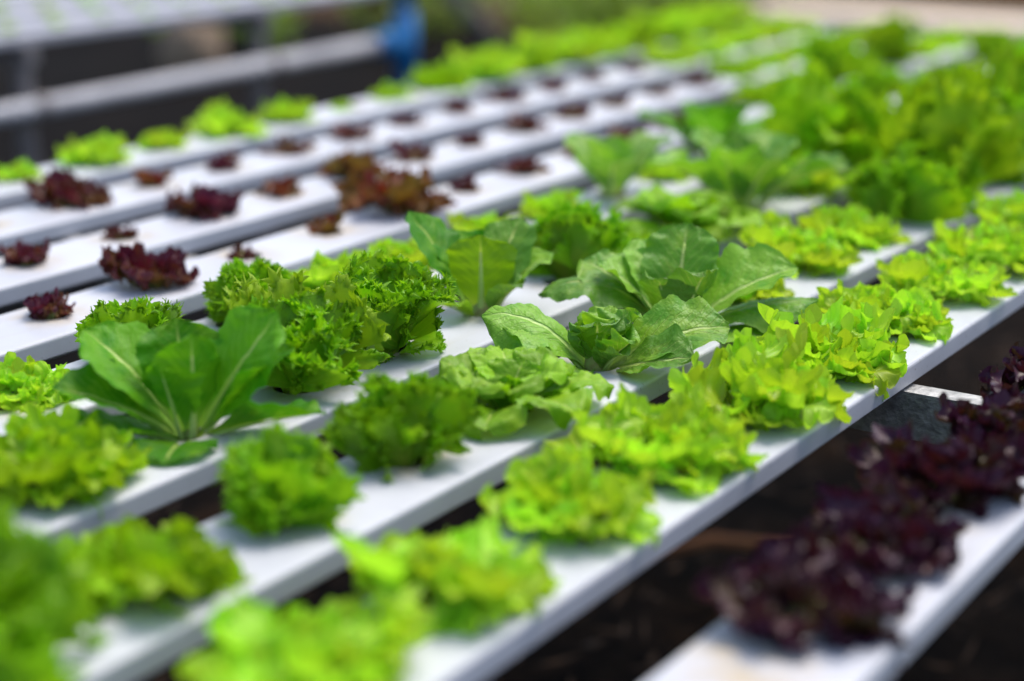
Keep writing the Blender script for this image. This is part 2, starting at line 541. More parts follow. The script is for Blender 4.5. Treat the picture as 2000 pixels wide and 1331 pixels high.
def fan_leaf(L=.08, theta=70, e0=70, bend=40, lobes=0, ldepth=.3, teeth=0, tamp=.1, ruf=((3, .06, 2), (8, .05, 4)), cup=.3, roll=0.0, nth=61, nr=13, seed=0, pet=.22, tang=.6, narrow=1.0, fringe=0, flen=.10):
    rs = np.random.RandomState(seed)
    Th = R(theta)
    th = np.linspace(-1, 1, nth)[None, :]
    r = (1 - (1 - np.linspace(0, 1, nr)) ** 1.45)[:, None]
    env = 1 - .28 * np.abs(th) ** 2.5
    Rr = env.copy()
    if lobes:
        ph = rs.uniform(-.3, .3)
        wob = .25 * np.sin(2.3 * th + rs.uniform(0, 6))
        lob = np.abs(np.sin((lobes * (th + wob * .3) + ph) * math.pi / 2)) ** .55
        Rr = env * (1 - ldepth * (1 - lob))
    Reff = env * .82 + (Rr - env * .82) * r ** 1.2 + 0 * th
    Reff = np.minimum(Reff, 1.1)
    if teeth:
        ph = th * teeth / 2 + .35 * np.sin(5 * th + rs.uniform(0, 6)) + .2 * np.sin(11 * th + rs.uniform(0, 6))
        fr = np.abs(2 * (ph - np.floor(ph)) - 1)
        k = np.floor(ph).astype(int) % 97
        am = rs.uniform(.35, 1.2, 97)[k]
        Reff = Reff + tamp * am * (fr - .4) * r ** 11
        curlr = rs.uniform(-1, 1, 97)[k] * fr
    spread = pet + (1 - pet) * sstep(.05, .6, r)
    ang = Th * th * spread
    x = L * Reff * r * np.sin(ang) * narrow
    y = L * Reff * r * np.cos(ang)
    n = cup * x * x / L * 3
    for (m, a, pw) in ruf:
        p0, p1 = rs.uniform(0, 6.28, 2)
        sw = m * math.pi * th + p0 + .9 * np.sin(2.1 * th + p1) + .5 * np.sin(4.7 * th + p1 * 2)
        mod = .65 + .35 * np.sin(3 * th + p1)
        n = n + L * a * mod * r ** pw * np.sin(sw)
        d = L * a * tang * mod * r ** pw * np.cos(sw + r)
        x = x + d * np.cos(ang)
        y = y - d * np.sin(ang)
    if teeth:
        n = n + L * tamp * .8 * curlr * r ** 12
    if roll:
        rr = sstep(.6, 1.0, r)
        lf = np.sin(3.1 * th * math.pi / 2 + rs.uniform(0, 6)) * .5 + .5
        n = n + roll * L * rr ** 1.6 * (.4 + lf)
        y = y - abs(roll) * L * .35 * rr ** 2 * (.3 + lf)
    x, y, n = x + 0 * r * th, y + 0 * r * th, n + 0 * r * th
    n = n + L * .012 * np.sin(9 * th + 7 * r + rs.uniform(0, 6)) * np.sin(5 * th - 11 * r + rs.uniform(0, 6))
    P = embed(x, y, n, L, R(e0), R(bend))
    uv = np.stack([(th * .5 + .5) + 0 * r, r + 0 * th], -1)
    P, F, uv = P.reshape(-1, 3), grid_faces(nr, nth), uv.reshape(-1, 2)
    if fringe:
        Q, G, T = [], [], []
        b = len(P)
        for i in range(fringe):
            tt = rs.uniform(-1, 1)
            row = nr - 1 if rs.rand() < .62 else nr - rs.randint(2, 4)
            c = (tt * .5 + .5) * (nth - 1)
            i0 = int(min(c, nth - 2)); fr_ = c - i0
            base = np.array([x[row, i0] * (1 - fr_) + x[row, i0 + 1] * fr_, y[row, i0] * (1 - fr_) + y[row, i0 + 1] * fr_, n[row, i0] * (1 - fr_) + n[row, i0 + 1] * fr_])
            tn = np.array([x[row, i0 + 1] - x[row, i0], y[row, i0 + 1] - y[row, i0], n[row, i0 + 1] - n[row, i0]])
            tn = tn / (np.linalg.norm(tn) + 1e-9)
            rd = np.array([x[row, i0] - x[row - 2, i0], y[row, i0] - y[row - 2, i0], n[row, i0] - n[row - 2, i0]])
            rd = rd / (np.linalg.norm(rd) + 1e-9)
            nm = np.cross(tn, rd)
            up = rs.normal(0, .75) + (.5 if row < nr - 1 else 0)
            d = rd + tn * rs.normal(0, .55) + nm * up
            d = d / np.linalg.norm(d)
            sd = np.cross(d, nm); sd = sd / (np.linalg.norm(sd) + 1e-9)
            kk = np.cross(d, sd)
            ln = L * flen * rs.uniform(.5, 1.25)
            wd = ln * rs.uniform(.34, .6)
            cu = rs.normal(0, .7)
            base = base - rd * ln * .18
            for q, ww, kx in ((0, .9, 0), (.4, 1.0, .10), (.72, .55, .42), (1.0, .04, .95)):
                cpt = base + d * ln * q * (1 - .18 * abs(cu) * q) + kk * ln * cu * kx * .7
                Q += [cpt - sd * wd * ww * .5 + kk * wd * .12, cpt + kk * -wd * .1, cpt + sd * wd * ww * .5 + kk * wd * .12]
                T += [(tt * .5 + .5, .9), (tt * .5 + .5, .92), (tt * .5 + .5, .9)]
            for q in range(3):
                for e in range(2):
                    o = b + i * 12 + q * 3 + e
                    G.append((o, o + 1, o + 4, o + 3))
        Q = np.array(Q)
        P = np.concatenate([P, embed(Q[:, 0], Q[:, 1], Q[:, 2], L, R(e0), R(bend))])
        F = np.concatenate([F, np.array(G)])
        uv = np.concatenate([uv, np.array(T)])
    return P, F, uv

def blade_leaf(L=.12, W=.04, e0=60, bend=60, cup=.5, fold=0.0, wave=.03, nu=23, nv=36, seed=0, twist=0.0, p=1.25, petw=.16, edge_curl=0.0, savoy=.02, blunt=.5, tear=0.0):
    rs = np.random.RandomState(seed)
    v = np.linspace(0, 1, nv)[:, None]
    u = np.linspace(-1, 1, nu)[None, :]
    ctrl_v = [0, .1, .22, .34, .48, .62, .75, .85, .92, .965, 1.0]
    ctrl_w = [petw, petw * 1.0, .38, .72, .93, 1.0, .96, .81, .61, .40, .08]
    sh = np.interp(v, ctrl_v, ctrl_w)
    sh = (sh + np.interp(np.clip(v + .02, 0, 1), ctrl_v, ctrl_w) + np.interp(np.clip(v - .02, 0, 1), ctrl_v, ctrl_w)) / 3
    wob = 1 + .05 * np.sin(v * 9 + rs.uniform(0, 6)) + .03 * np.sin(v * 23 + rs.uniform(0, 6))
    ser = 1 + .03 * rs.uniform(-1, 1, (nv, 1)) * np.abs(u) ** 8
    w = W * sh * wob
    x = w * u * ser
    y = L * v + 0 * u - L * .02 * np.abs(u) ** 2 * sstep(.8, 1, v)
    n = cup * (np.abs(x) ** 2) / W + fold * np.abs(x)
    wave = wave * 1.35
    for m in (2.2, 3.7, 6.3):
        for sd in (-1, 1):
            n = n + wave * W * np.where(u * sd > 0, np.abs(u) ** 2.2, 0) * np.sin(m * 2 * math.pi * v + rs.uniform(0, 6)) * sstep(.25, .6, v) * (1.6 / m ** .5)
    if edge_curl:
        n = n + edge_curl * W * sstep(.6, 1, np.abs(u)) ** 1.5 * sstep(.3, .6, v)
    q = v * 11 - np.abs(u) * 2.6
    n = n + savoy * W * 3 * np.abs(np.sin(q * math.pi)) * np.sin(math.pi * np.clip(np.abs(u), 0, 1)) * sstep(.25, .45, v)
    n = n + savoy * W * 1.2 * np.sin(u * 8 + 9 * v + rs.uniform(0, 6)) * np.sin(u * 5 - 26 * v + rs.uniform(0, 6)) * sstep(.25, .5, v)
    n = n + W * .07 * np.exp(-(x / (W * .07)) ** 2) * -1 * (1 - v * .8)      # keel of the midrib
    P = embed(x, y, n, L, R(e0), R(bend), p)
    if twist:
        a = twist * v
        P = P.copy()
        yy = P[..., 1]
        X, Z = P[..., 0].copy(), P[..., 2].copy()
        s, cy, cz, e = curve(L, R(e0), R(bend), p)
        zc = np.interp(L * v + 0 * u, s, cz)
        P[..., 0] = X * np.cos(a) - (Z - zc) * np.sin(a)
        P[..., 2] = zc + X * np.sin(a) + (Z - zc) * np.cos(a)
    uv = np.stack([(u * .5) * np.clip(sh, .2, 1) + .5 + 0 * v, v + 0 * u], -1)
    return P.reshape(-1, 3), grid_faces(nv, nu), uv.reshape(-1, 2)

def oak_leaf(L=.07, W=.027, e0=70, bend=80, nl=8, curl=.6, ruffle=.12, depth=.34, cup=.3, nth=110, nr=11, seed=0, crisp=.0):
    """loose lettuce leaf on a narrow stalk: rounded lobes all round the blade, every lobe cupping or curling its own way"""
    rs = np.random.RandomState(seed)
    th = np.linspace(0, 2 * math.pi, nth + 1)[None, :]          # 0 points to the right, pi/2 to the tip
    rho = (np.linspace(0, 1, nr) ** .85)[:, None]
    wob = .22 * np.sin(2 * th + rs.uniform(0, 6)) + .14 * np.sin(3 * th + rs.uniform(0, 6))
    ph = nl * (th + wob * 1.0) / 2 + rs.uniform(0, 3)
    lob = np.abs(np.sin(ph)) ** .72
    plat = np.abs(np.sin(ph)) ** .3
    k = np.floor(ph / math.pi).astype(int) % nl
    size = rs.uniform(.78, 1.12, nl)[k]
    A = L * .40
    ell = 1 / np.sqrt((np.cos(th) / W) ** 2 + (np.sin(th) / A) ** 2)
    Rt = ell * (1 - depth * (1 - lob)) * (1 + (size - 1) * lob)
    if crisp:
        Rt = Rt * (1 + crisp * np.sin(th * 31 + 2 * np.sin(3 * th)) * .5 + crisp * np.sin(th * 53 + rs.uniform(0, 6)) * .5)
    dth = (th + math.pi / 2 + math.pi) % (2 * math.pi) - math.pi   # angle from the stalk direction
    spike = np.exp(-(dth / .20) ** 2)
    Rt = Rt * (1 - .35 * np.exp(-(dth / .5) ** 2))
    Rt = np.maximum(Rt, .62 * L * spike)
    x = rho * Rt * np.cos(th)
    y = .62 * L + rho * Rt * np.sin(th)
    soft = 1 - np.exp(-(dth / .45) ** 2)
    amp = rs.uniform(-1, .8, nl)[k] * plat
    n = W * cup * (x / W) ** 2 + W * curl * amp * rho ** 2.2 * soft
    up = rs.uniform(-.5, 1.0, nl)[k]
    n = n + W * (.30 * up * plat * rho ** 6 - .20 * lob * rho ** 3 + .32 * rho ** 9) * soft
    for m, pw, a in ((nl * 1.0, 2.5, 1.0), (nl * 2.3, 4.5, .45)):
        q = m * th + rs.uniform(0, 6) + .8 * np.sin(2 * th + rs.uniform(0, 6))
        d = ruffle * W * a * rho ** pw * soft
        n = n + d * np.sin(q)
        x = x - d * .3 * np.cos(q) * np.sin(th)
        y = y + d * .3 * np.cos(q) * np.cos(th)
    n[:, -1] = n[:, 0]
    P = embed(x, y, n, L, R(e0), R(bend), rs.uniform(1.1, 1.9))
    tw = rs.uniform(-.6, .6) * np.clip(y / L, 0, 1.2)
    X, Z = P[..., 0].copy(), P[..., 2].copy()
    s_, cy_, cz_, e_ = curve(L, R(e0), R(bend), 1.4)
    zc = np.interp(y, s_, cz_)
    P[..., 0] = X * np.cos(tw) - (Z - zc) * np.sin(tw)
    P[..., 2] = zc + X * np.sin(tw) + (Z - zc) * np.cos(tw)
    uv = np.stack([np.clip(.5 + .45 * x / W, 0, 1), np.clip(y / L, 0, 1)], -1)
    return P.reshape(-1, 3), grid_faces(nr, nth + 1), uv.reshape(-1, 2)
def oak_mesh(key, mat, **kw):
    if key not in MESH:
        v, f, u = oak_leaf(**kw)
        MESH[key] = mesh_data("leaf", v, f, mat, u)
    return MESH[key]

def midrib_mesh(L, W, e0, bend, p=1.25, r0=.09, n=8, nv=16, vmax=.8):
    """thick pale rib under a cos leaf, tapering towards the tip"""
    v = np.linspace(-.04, vmax, nv)
    s, yy, zz, e = curve(L, R(e0), R(bend), p)
    V, F = [], []
    for i, t in enumerate(v):
        rad = W * r0 * (1 - .85 * max(t, 0) / vmax)
        py, pz, ee = np.interp(t * L, s, yy), np.interp(t * L, s, zz), np.interp(t * L, s, e)
        for j in range(n):
            a = 2 * math.pi * j / n
            xx, nn = rad * 1.35 * math.cos(a), rad * .75 * math.sin(a) - rad * .9 - W * .055 * (1 - .8 * max(t, 0))
            V.append((xx, py - nn * math.sin(ee), pz + nn * math.cos(ee)))
    for i in range(nv - 1):
        for j in range(n):
            k = (j + 1) % n
            F.append((i * n + j, i * n + k, (i + 1) * n + k, (i + 1) * n + j))
    F.append(tuple(range(n))[::-1])
    F.append(tuple((nv - 1) * n + j for j in range(n)))
    return V, F

MESH = {}
def fan_mesh(key, mat, **kw):
    if key not in MESH:
        v, f, u = fan_leaf(**kw)
        MESH[key] = mesh_data("leaf", v, f, mat, u)
    return MESH[key]

def stem_mesh():
    if 'stem' not in MESH:
        m = MB()
        m.tube([(0, 0, -.018), (0, 0, -.004), (.001, 0, .006), (0, .001, .014)], [.010, .012, .012, .006], 10)
        MESH['stem'] = mesh_data("stem", m.v, m.f, M['stem'])
    return MESH['stem']

def set_leaf(o, az, base=.006, z=-.004, scale=1.0, roll=0.0, tilt=0.0):
    a = R(az)
    o.rotation_euler = (tilt, roll, a - math.pi / 2)
    o.location = (base * math.cos(a), base * math.sin(a), z)
    o.scale = (scale, scale, scale)

# leaf families: inner, middle and outer whorls
def fam_oak(mat, pre, hi):
    nth, nr = (132, 12) if hi else (72, 7)
    out = []
    for ring, (n, L, W, e0, bend, cup) in enumerate(((6, .034, .0175, 82, 60, .5), (8, .043, .0215, 60, 84, .25), (8, .050, .0235, 48, 62, .1))):
        out.append([oak_mesh(f"{pre}{ring}{i}{hi}", M[mat], L=L * (.9 + .06 * (i % 4)), W=W * (.9 + .07 * (i % 3)), e0=e0 + (-12, 8, 0, 12, -8, 3, -3, 5)[i], bend=bend + (0, 40, -35, 15, 60, -10, 25, -20)[i],
                    nl=(6, 7, 6, 7, 8, 6, 7, 7)[i], curl=(.4, .6, .5, .65, .4, .55, .6, .5)[i], ruffle=.11, depth=.34, cup=cup, nth=nth, nr=nr, seed=ring * 10 + i + 3, crisp=.025) for i in range(n)])
    return out
def fam_frill(mat, pre, hi):
    nth, nr = (61, 16) if hi else (41, 10)
    out = []
    for ring, (n, L, e0, bend, cup) in enumerate(((3, .054, 88, -10, .6), (4, .070, 80, 4, .5), (4, .066, 64, 14, .4))):
        out.append([fan_mesh(f"{pre}{ring}{i}{hi}", M[mat], L=L * (1 + .08 * (i - 1)), theta=64, e0=e0 + 4 * i, bend=bend + 8 * i, lobes=5 + i % 3, ldepth=.12,
                    ruf=((2, .05, 2), (4.5, .07, 4), (9, .045, 7)), cup=cup, roll=(-.1, .1, -.2, .16)[i], nth=nth, nr=nr, seed=ring * 10 + i + 103, pet=.36, tang=.5,
                    fringe=(150 if hi else 70), flen=(.12 if hi else .16)) for i in range(n)])
    return out

rnd = random.Random(11)
def build_whorls(t, fams, counts, bases, mat_stem=True, scale=1.0, leafname="leaf", rr=None, zsc=1.0):
    rr = rr or rnd
    old = rr.choice((0, 0, 1)) if fams[2][0].materials[0] in (M['frill'], M['oak_green']) else 0
    a0 = rr.uniform(0, 360)
    for ring, n in enumerate(counts):
        for j in range(n):
            me = rr.choice(fams[ring])
            o = link(leafname, me, t)
            az = a0 + ring * 47 + j * 360 / n + rr.uniform(-18, 18)
            set_leaf(o, az, bases[ring] * scale, -.004 - .002 * ring, scale * rr.uniform(.85, 1.15), rr.uniform(-.4, .4), rr.uniform(-.2, .2))
            o.scale.z *= zsc
            if old and ring == 2 and j < old:
                o.material_slots[0].link = 'OBJECT'
                o.material_slots[0].material = M['ageing']
                o['label'] = "paler yellow green outer leaf"
    if mat_stem:
        s = link("stem", stem_mesh(), t)
        s.scale = (scale,) * 3

ORD = ["first", "second", "third", "fourth", "fifth", "sixth", "seventh", "eighth", "ninth", "tenth", "eleventh", "twelfth", "thirteenth", "fourteenth", "fifteenth", "sixteenth", "seventeenth", "eighteenth", "nineteenth", "twentieth"]
COUNTER = {}
def plant(kind, k, y, s=1.0, label=None, name=None, dx=0.0, hi=None, flat=1.0, rr=None):
    loc = (CX[k] + dx, y, TOP)
    sharp = .95 < y < 2.1 if hi is None else hi
    nm = {'lime': "lime_lettuce", 'oak': "green_lettuce", 'frill': "frilly_lettuce", 'lush': "tall_lettuce", 'red': "red_lettuce", 'purple': "purple_lettuce", 'rust': "rusty_lettuce", 'reddot': "red_seedling"}[kind]
    words = {'lime': "lime lettuce", 'oak': "green lettuce", 'frill': "frilly lettuce", 'lush': "lush lettuce",
             'red': "dark red lettuce", 'purple': "purple lettuce", 'rust': "rusty red lettuce", 'reddot': "tiny red seedling"}[kind]
    grp = {'lime': "lime lettuces", 'oak': "mid green loose lettuces", 'frill': "frilly green lettuces", 'lush': "tall lush lettuces at the right", 'red': "red lettuces", 'purple': "purple lettuces", 'rust': "rusty red lettuces", 'reddot': "red seedlings"}[kind]
    if label is None:
        key = (kind, k)
        COUNTER[key] = COUNTER.get(key, 0) + 1
        label = f"{ORD[COUNTER[key] - 1]} {words} from the left on {PHRASE[k]}"
    t = thing(nm, label, "lettuce", loc, 0, grp)
    if kind in ('lime', 'oak'):
        mt = 'lime' if kind == 'lime' else 'oak_green'
        build_whorls(t, fam_oak(mt, kind, sharp), (9, 13, 14), (.005, .012, .018), scale=s, zsc=flat)
    elif kind == 'frill':
        build_whorls(t, fam_frill('frill', kind, sharp), (3, 4, 4), (.003, .008, .013), scale=s, zsc=flat, rr=rr)
    elif kind == 'lush':
        build_whorls(t, fam_frill('lush', kind, False), (3, 4, 4), (.003, .008, .012), scale=s, zsc=1.3)
    elif kind in ('red', 'purple', 'rust'):
        big = s > .62
        build_whorls(t, fam_oak(kind, kind, sharp), ((7, 12, 12) if kind == 'purple' else (5, 8, 9)) if big else (3, 5, 6), (.004, .010, .015) if big else (.003, .006, .009), scale=s, zsc=flat * (1.3 if kind != 'purple' else 1.0))
    elif kind == 'reddot':
        build_whorls(t, fam_oak('red', 'red', False), (3, 4, 4), (.002, .004, .007), scale=s * 1.3, zsc=flat)
    return t

# ------------------------------------------------------------------ hand-posed lettuces (cos, butterhead, the sharp frilly one)
SEED = [500]
def blade(t, mat, az, L, W, e0, bend, rib=True, base=.008, roll=0.0, tilt=0.0, z=-.004, **kw):
    """az is counted in the picture's sense: 0 to the right, 90 away from the viewer, 270 towards the viewer"""
    SEED[0] += 1
    v, f, u = blade_leaf(L=L, W=W, e0=e0, bend=bend, seed=SEED[0], **kw)
    o = mesh_obj("leaf", v, f, M[mat], t, u)
    set_leaf(o, az + CAM_YAW, base, z, 1.0, roll, tilt)
    if rib and not kw.get('twist'):
        V, F = midrib_mesh(L, W, e0, bend, kw.get('p', 1.25))
        mesh_obj("midrib", V, F, M['rib'], o)
    return o
def fanp(t, mat, az, base=.008, roll=0.0, tilt=0.0, z=-.004, **kw):
    SEED[0] += 1
    v, f, u = fan_leaf(seed=SEED[0], **kw)
    o = mesh_obj("leaf", v, f, M[mat], t, u)
    set_leaf(o, az + CAM_YAW, base, z, 1.0, roll, tilt)
    return o

# pale cos in focus
t = thing("cos_lettuce", "sharp pale green cos lettuce with spreading leaves and small curled heart", "lettuce", (CX[2], 1.380, TOP), 0, "cos lettuces")
blade(t, 'romaine', 164, .122, .038, 58, 84, cup=-.30, wave=.06, p=1.6, edge_curl=-.2, roll=-.3)
blade(t, 'romaine', 186, .094, .037, 50, 50, cup=-.15, wave=.05)
blade(t, 'romaine', 220, .070, .032, 26, 44, cup=-.2, wave=.05)
blade(t, 'romaine', 268, .054, .028, 76, 6, cup=.45, wave=.12, base=.004)
blade(t, 'romaine', 120, .048, .022, 84, 40, cup=.8, wave=.12, base=.004)
blade(t, 'romaine', 25, .064, .024, 66, 34, cup=.7, wave=.12, base=.006)
blade(t, 'romaine', 14, .128, .038, 42, 52, cup=.30, wave=.05, roll=.42)
blade(t, 'romaine', 336, .094, .035, 22, 12, cup=.35, wave=.05, roll=.30)
blade(t, 'romaine', 300, .046, .018, 52, 40, cup=.7, wave=.1)
blade(t, 'romaine', 72, .066, .024, 60, 30, cup=.5, wave=.08)
blade(t, 'romaine', 240, .040, .014, 14, 40, cup=.6, wave=.1, rib=False)
blade(t, 'butter', 40, .050, .020, 80, 30, cup=.9, wave=.16, base=.003)
blade(t, 'butter', 200, .046, .018, 78, 40, cup=.9, wave=.16, base=.003)
blade(t, 'romaine', 318, .054, .020, 58, 30, cup=.8, wave=.14)
link("stem", stem_mesh(), t)
o = blade(t, 'wilt', 248, .030, .010, 6, 20, rib=False, base=.016)
o.name = "withered_leaf"; o['label'] = "small yellowed leaf stub"

# second cos behind it
t = thing("cos_lettuce", "large cos lettuce just behind the sharp pale one, leaves drooping both sides", "lettuce", (CX[2], 1.533, TOP), 0, "cos lettuces")
blade(t, 'romaine', 172, .150, .040, 50, 92, cup=-.3, wave=.06, p=1.5)
blade(t, 'romaine', 140, .118, .042, 52, 46, cup=.2, wave=.06, roll=-.25)
blade(t, 'romaine', 160, .100, .036, 58, 40, cup=.35, wave=.06)
blade(t, 'romaine', 240, .075, .032, 70, 26, cup=.4, wave=.08, base=.004)
blade(t, 'romaine', 300, .088, .030, 70, 26, cup=.5, wave=.08)
blade(t, 'romaine', 75, .112, .040, 74, 30, cup=.35, wave=.06)
blade(t, 'romaine', 18, .135, .038, 46, 40, cup=.55, wave=.06, roll=.3)
blade(t, 'romaine', 352, .140, .036, 30, 34, cup=-.25, wave=.06, edge_curl=-.2)
blade(t, 'romaine', 332, .120, .034, 14, 30, cup=-.1, wave=.05)
blade(t, 'romaine', 110, .11, .034, 62, 40, cup=.3, wave=.06)
link("stem", stem_mesh(), t)

# upright cos beside the sharp frilly lettuce
t = thing("cos_lettuce", "upright cos lettuce with two broad erect leaves behind the sharp frilly lettuce", "lettuce", (CX[3], 1.472, TOP), 0, "cos lettuces")
blade(t, 'butter', 266, .090, .036, 84, 2, cup=.35, wave=.05, base=.004, petw=.2)
blade(t, 'romaine_dark', 155, .128, .040, 62, 20, cup=.15, wave=.04)
blade(t, 'romaine_dark', 120, .10, .034, 66, 30, cup=.3, wave=.05)
blade(t, 'butter', 215, .066, .030, 40, 46, cup=.3, wave=.06)
blade(t, 'romaine', 60, .115, .036, 62, 26, cup=.2, wave=.05)
blade(t, 'romaine', 20, .095, .032, 58, 40, cup=.3, wave=.05)
blade(t, 'romaine', 330, .06, .026, 62, 40, cup=.4, wave=.05)
link("stem", stem_mesh(), t)

# large dark cos at the left
t = thing("cos_lettuce", "large dark green cos lettuce with long broad leaves, left of centre", "lettuce", (CX[3], 1.035, TOP), 0, "cos lettuces")
blade(t, 'romaine_dark', 36, .126, .044, 66, 10, cup=.16, wave=.04, roll=.35, petw=.13)
blade(t, 'romaine_dark', 8, .112, .032, 48, 14, cup=.6, wave=.04, roll=.1, petw=.13)
blade(t, 'romaine_dark', 338, .122, .030, 22, 14, cup=.40, wave=.05, roll=-.3)
blade(t, 'romaine_dark', 108, .096, .038, 74, 10, cup=.35, wave=.05)
blade(t, 'romaine_dark', 152, .124, .040, 56, 34, cup=.3, wave=.06, roll=-.1)
blade(t, 'romaine_dark', 186, .112, .034, 38, 26, cup=.5, wave=.05, roll=-.2)
blade(t, 'romaine_dark', 212, .100, .032, 22, 30, cup=.3, wave=.05)
blade(t, 'romaine_dark', 268, .080, .036, 16, 22, cup=.15, wave=.05, base=.012)
blade(t, 'romaine_dark', 300, .094, .030, 76, -14, cup=.6, wave=.05, base=.006, petw=.2)
blade(t, 'romaine_dark', 238, .074, .024, 72, 4, cup=.7, wave=.06, base=.006, petw=.2)
link("stem", stem_mesh(), t).scale = (.7, .7, .5)

# butterhead with cupped leaves
def butterhead(k, y, label, s=1.0, mat='butter'):
    t = thing("butterhead_lettuce", label, "lettuce", (CX[k], y, TOP), 0, "butterhead lettuces")
    rr = random.Random(int(y * 1000))
    for n, L, W, e0, bend, cup, b in ((5, .046, .026, 88, 60, .7, .004), (6, .066, .033, 66, 66, .55, .008), (7, .082, .036, 40, 64, .35, .012)):
        a0 = rr.uniform(0, 360)
        for j in range(n):
            blade(t, mat, a0 + j * 360 / n + rr.uniform(-14, 14), L * s * rr.uniform(.9, 1.1), W * s, e0 + rr.uniform(-6, 6), bend + rr.uniform(-10, 14), rib=False, base=b, cup=cup, wave=.07, edge_curl=-.25, petw=.3, roll=rr.uniform(-.15, .15))
    link("stem", stem_mesh(), t)
    return t
butterhead(2, 1.230, "round light green butterhead lettuce with cupped leaves, in front of the sharp cos")
def cos(k, y, label, s=1.0, mat='romaine', n=9):
    t = thing("cos_lettuce", label, "lettuce", (CX[k], y, TOP), 0, "cos lettuces")
    rr = random.Random(int(y * 1000) + k)
    a0 = rr.uniform(0, 360)
    for j in range(n):
        q = j / n
        blade(t, mat, a0 + j * 137.5, (.085 + .05 * q) * s, (.026 + .010 * q) * s, 86 - 40 * q + rr.uniform(-8, 8), 20 + 30 * q, base=.004 + .008 * q, cup=rr.uniform(.1, .5), wave=.06, nu=15, nv=24)
    link("stem", stem_mesh(), t)
    return t

# frilly lettuce in focus
t = thing("frilly_lettuce", "sharply focused frilly green lettuce with one pale folded leaf rib", "lettuce", (CX[3], 1.305, TOP), 0, "frilly green lettuces")
FR = dict(lobes=5, ldepth=.10, ruf=((2, .04, 2), (4.5, .065, 5), (9, .045, 8)), nth=91, nr=22, pet=.36, tang=.5, fringe=170, flen=.105)
for az, L, th_, e0, bd, cp in ((282, .056, 60, 62, 16, .5), (318, .078, 66, 66, 18, .35), (352, .088, 66, 60, 22, .35), (38, .080, 66, 70, 18, .35), (92, .080, 66, 78, 6, .4),
        (135, .094, 52, 78, 4, .5), (172, .084, 50, 80, 14, .6), (208, .068, 50, 74, 8, .6), (325, .072, 68, 84, 30, .2), (50, .074, 64, 86, 20, .25)):
    fanp(t, 'frill', az, L=L, theta=th_, e0=e0, bend=bd, cup=cp, base=.010 if e0 < 80 else .003, **FR)
fanp(t, 'frill', 350, L=.052, theta=46, e0=26, bend=30, cup=.2, **FR)
fanp(t, 'frill', 258, L=.032, theta=44, e0=22, bend=40, cup=.2, **FR)
o = blade(t, 'frill', 246, .080, .019, 94, 14, rib=False, cup=1.0, wave=.25, petw=.5, base=.026, roll=-.25)
o.name = "folded_leaf"; o['label'] = "leaf folded open along its broad pale rib"
V, F = midrib_mesh(.080, .019, 94, 14, 1.25, r0=.30, n=10, vmax=.85)
mesh_obj("midrib", V, F, M['rib'], o)
for az, L in ((236, .030), (262, .026), (215, .024)):
    o = blade(t, 'wilt', az, L, .011, 18, 50, rib=False, base=.012, wave=.25)
    o.name = "withered_leaf"; o['label'] = "cream coloured withered leaf at the foot"
link("stem", stem_mesh(), t)

# ------------------------------------------------------------------ rows of lettuces
# lower right: purple
for i, (y, s) in enumerate(((.985, 1.15), (1.11, 1.0), (1.25, 1.2), (1.38, 1.0), (1.51, 1.15), (1.64, 1.1))):
    plant('purple', 0, y, s)
# lime row beside the dark soil
LIME = [(.745, 1.02), (.885, 1.05), (1.035, 1.02), (1.185, 1.0), (1.34, 1.06), (1.495, 1.05), (1.65, 1.0), (1.80, 1.05), (1.95, 1.05), (2.10, 1.05), (2.25, 1.1)]
for y, s in LIME:
    v_ = rnd.uniform(.88, 1.12)
    plant('lime', 1, y, s * 1.12 * v_, flat=rnd.uniform(.9, 1.2)).rotation_euler = (rnd.uniform(-.05, .05), rnd.uniform(-.05, .05), 0)
# pale cos row
plant('frill', 2, .63, 1.3, "dark blurred frilly lettuce cut by the lower left corner")
plant('oak', 2, .785, 1.15, "blurred mid green lettuce in the lower left foreground")
plant('frill', 2, .930, .86, "blurred squat frilly lettuce, lower of two before the round butterhead")
plant('frill', 2, 1.078, .95, "slightly blurred frilly lettuce between butterhead and the squat frilly one", rr=random.Random(21))
plant('lime', 2, 1.68, 1.0, "lime lettuce directly behind the drooping cos, half hidden by it")
plant('lime', 2, 1.83, 1.1, "lime lettuce behind the drooping cos on the same channel, nearer one")
plant('lime', 2, 1.98, 1.05, "lime lettuce farther along behind the cos, before the dark frilly one")
plant('frill', 2, 2.13, 1.05, "blurred dark frilly lettuce behind the lime pair on the cos channel")
for i in range(9):
    plant('frill' if i in (1, 4) else 'lush', 2, 2.28 + .15 * i, 1.22 + .2 * rnd.random())
# frilly row
plant('oak', 3, .885, 1.3, "blurred mid green lettuce in front of the large dark cos")
plant('frill', 3, 1.178, 1.15, "dark frilly lettuce between the large dark cos and the sharp frilly one")
plant('frill', 3, 1.655, 1.05, "blurred frilly lettuce behind the two cos lettuces, centre of picture")
plant('oak', 3, 1.775, .75, "small blurred green lettuce in front of the far butterhead")
butterhead(3, 1.915, "blurred butterhead lettuce right of centre behind the cos lettuces", 1.1)
cos(3, 2.07, "blurred erect cos lettuce beside the far butterhead", 1.15)
for i in range(12):
    plant(('lime', 'lush', 'oak', 'lime', 'lush', 'lime')[i % 6], 3, 2.225 + .15 * i, 1.2 + .15 * rnd.random() - .03 * i)
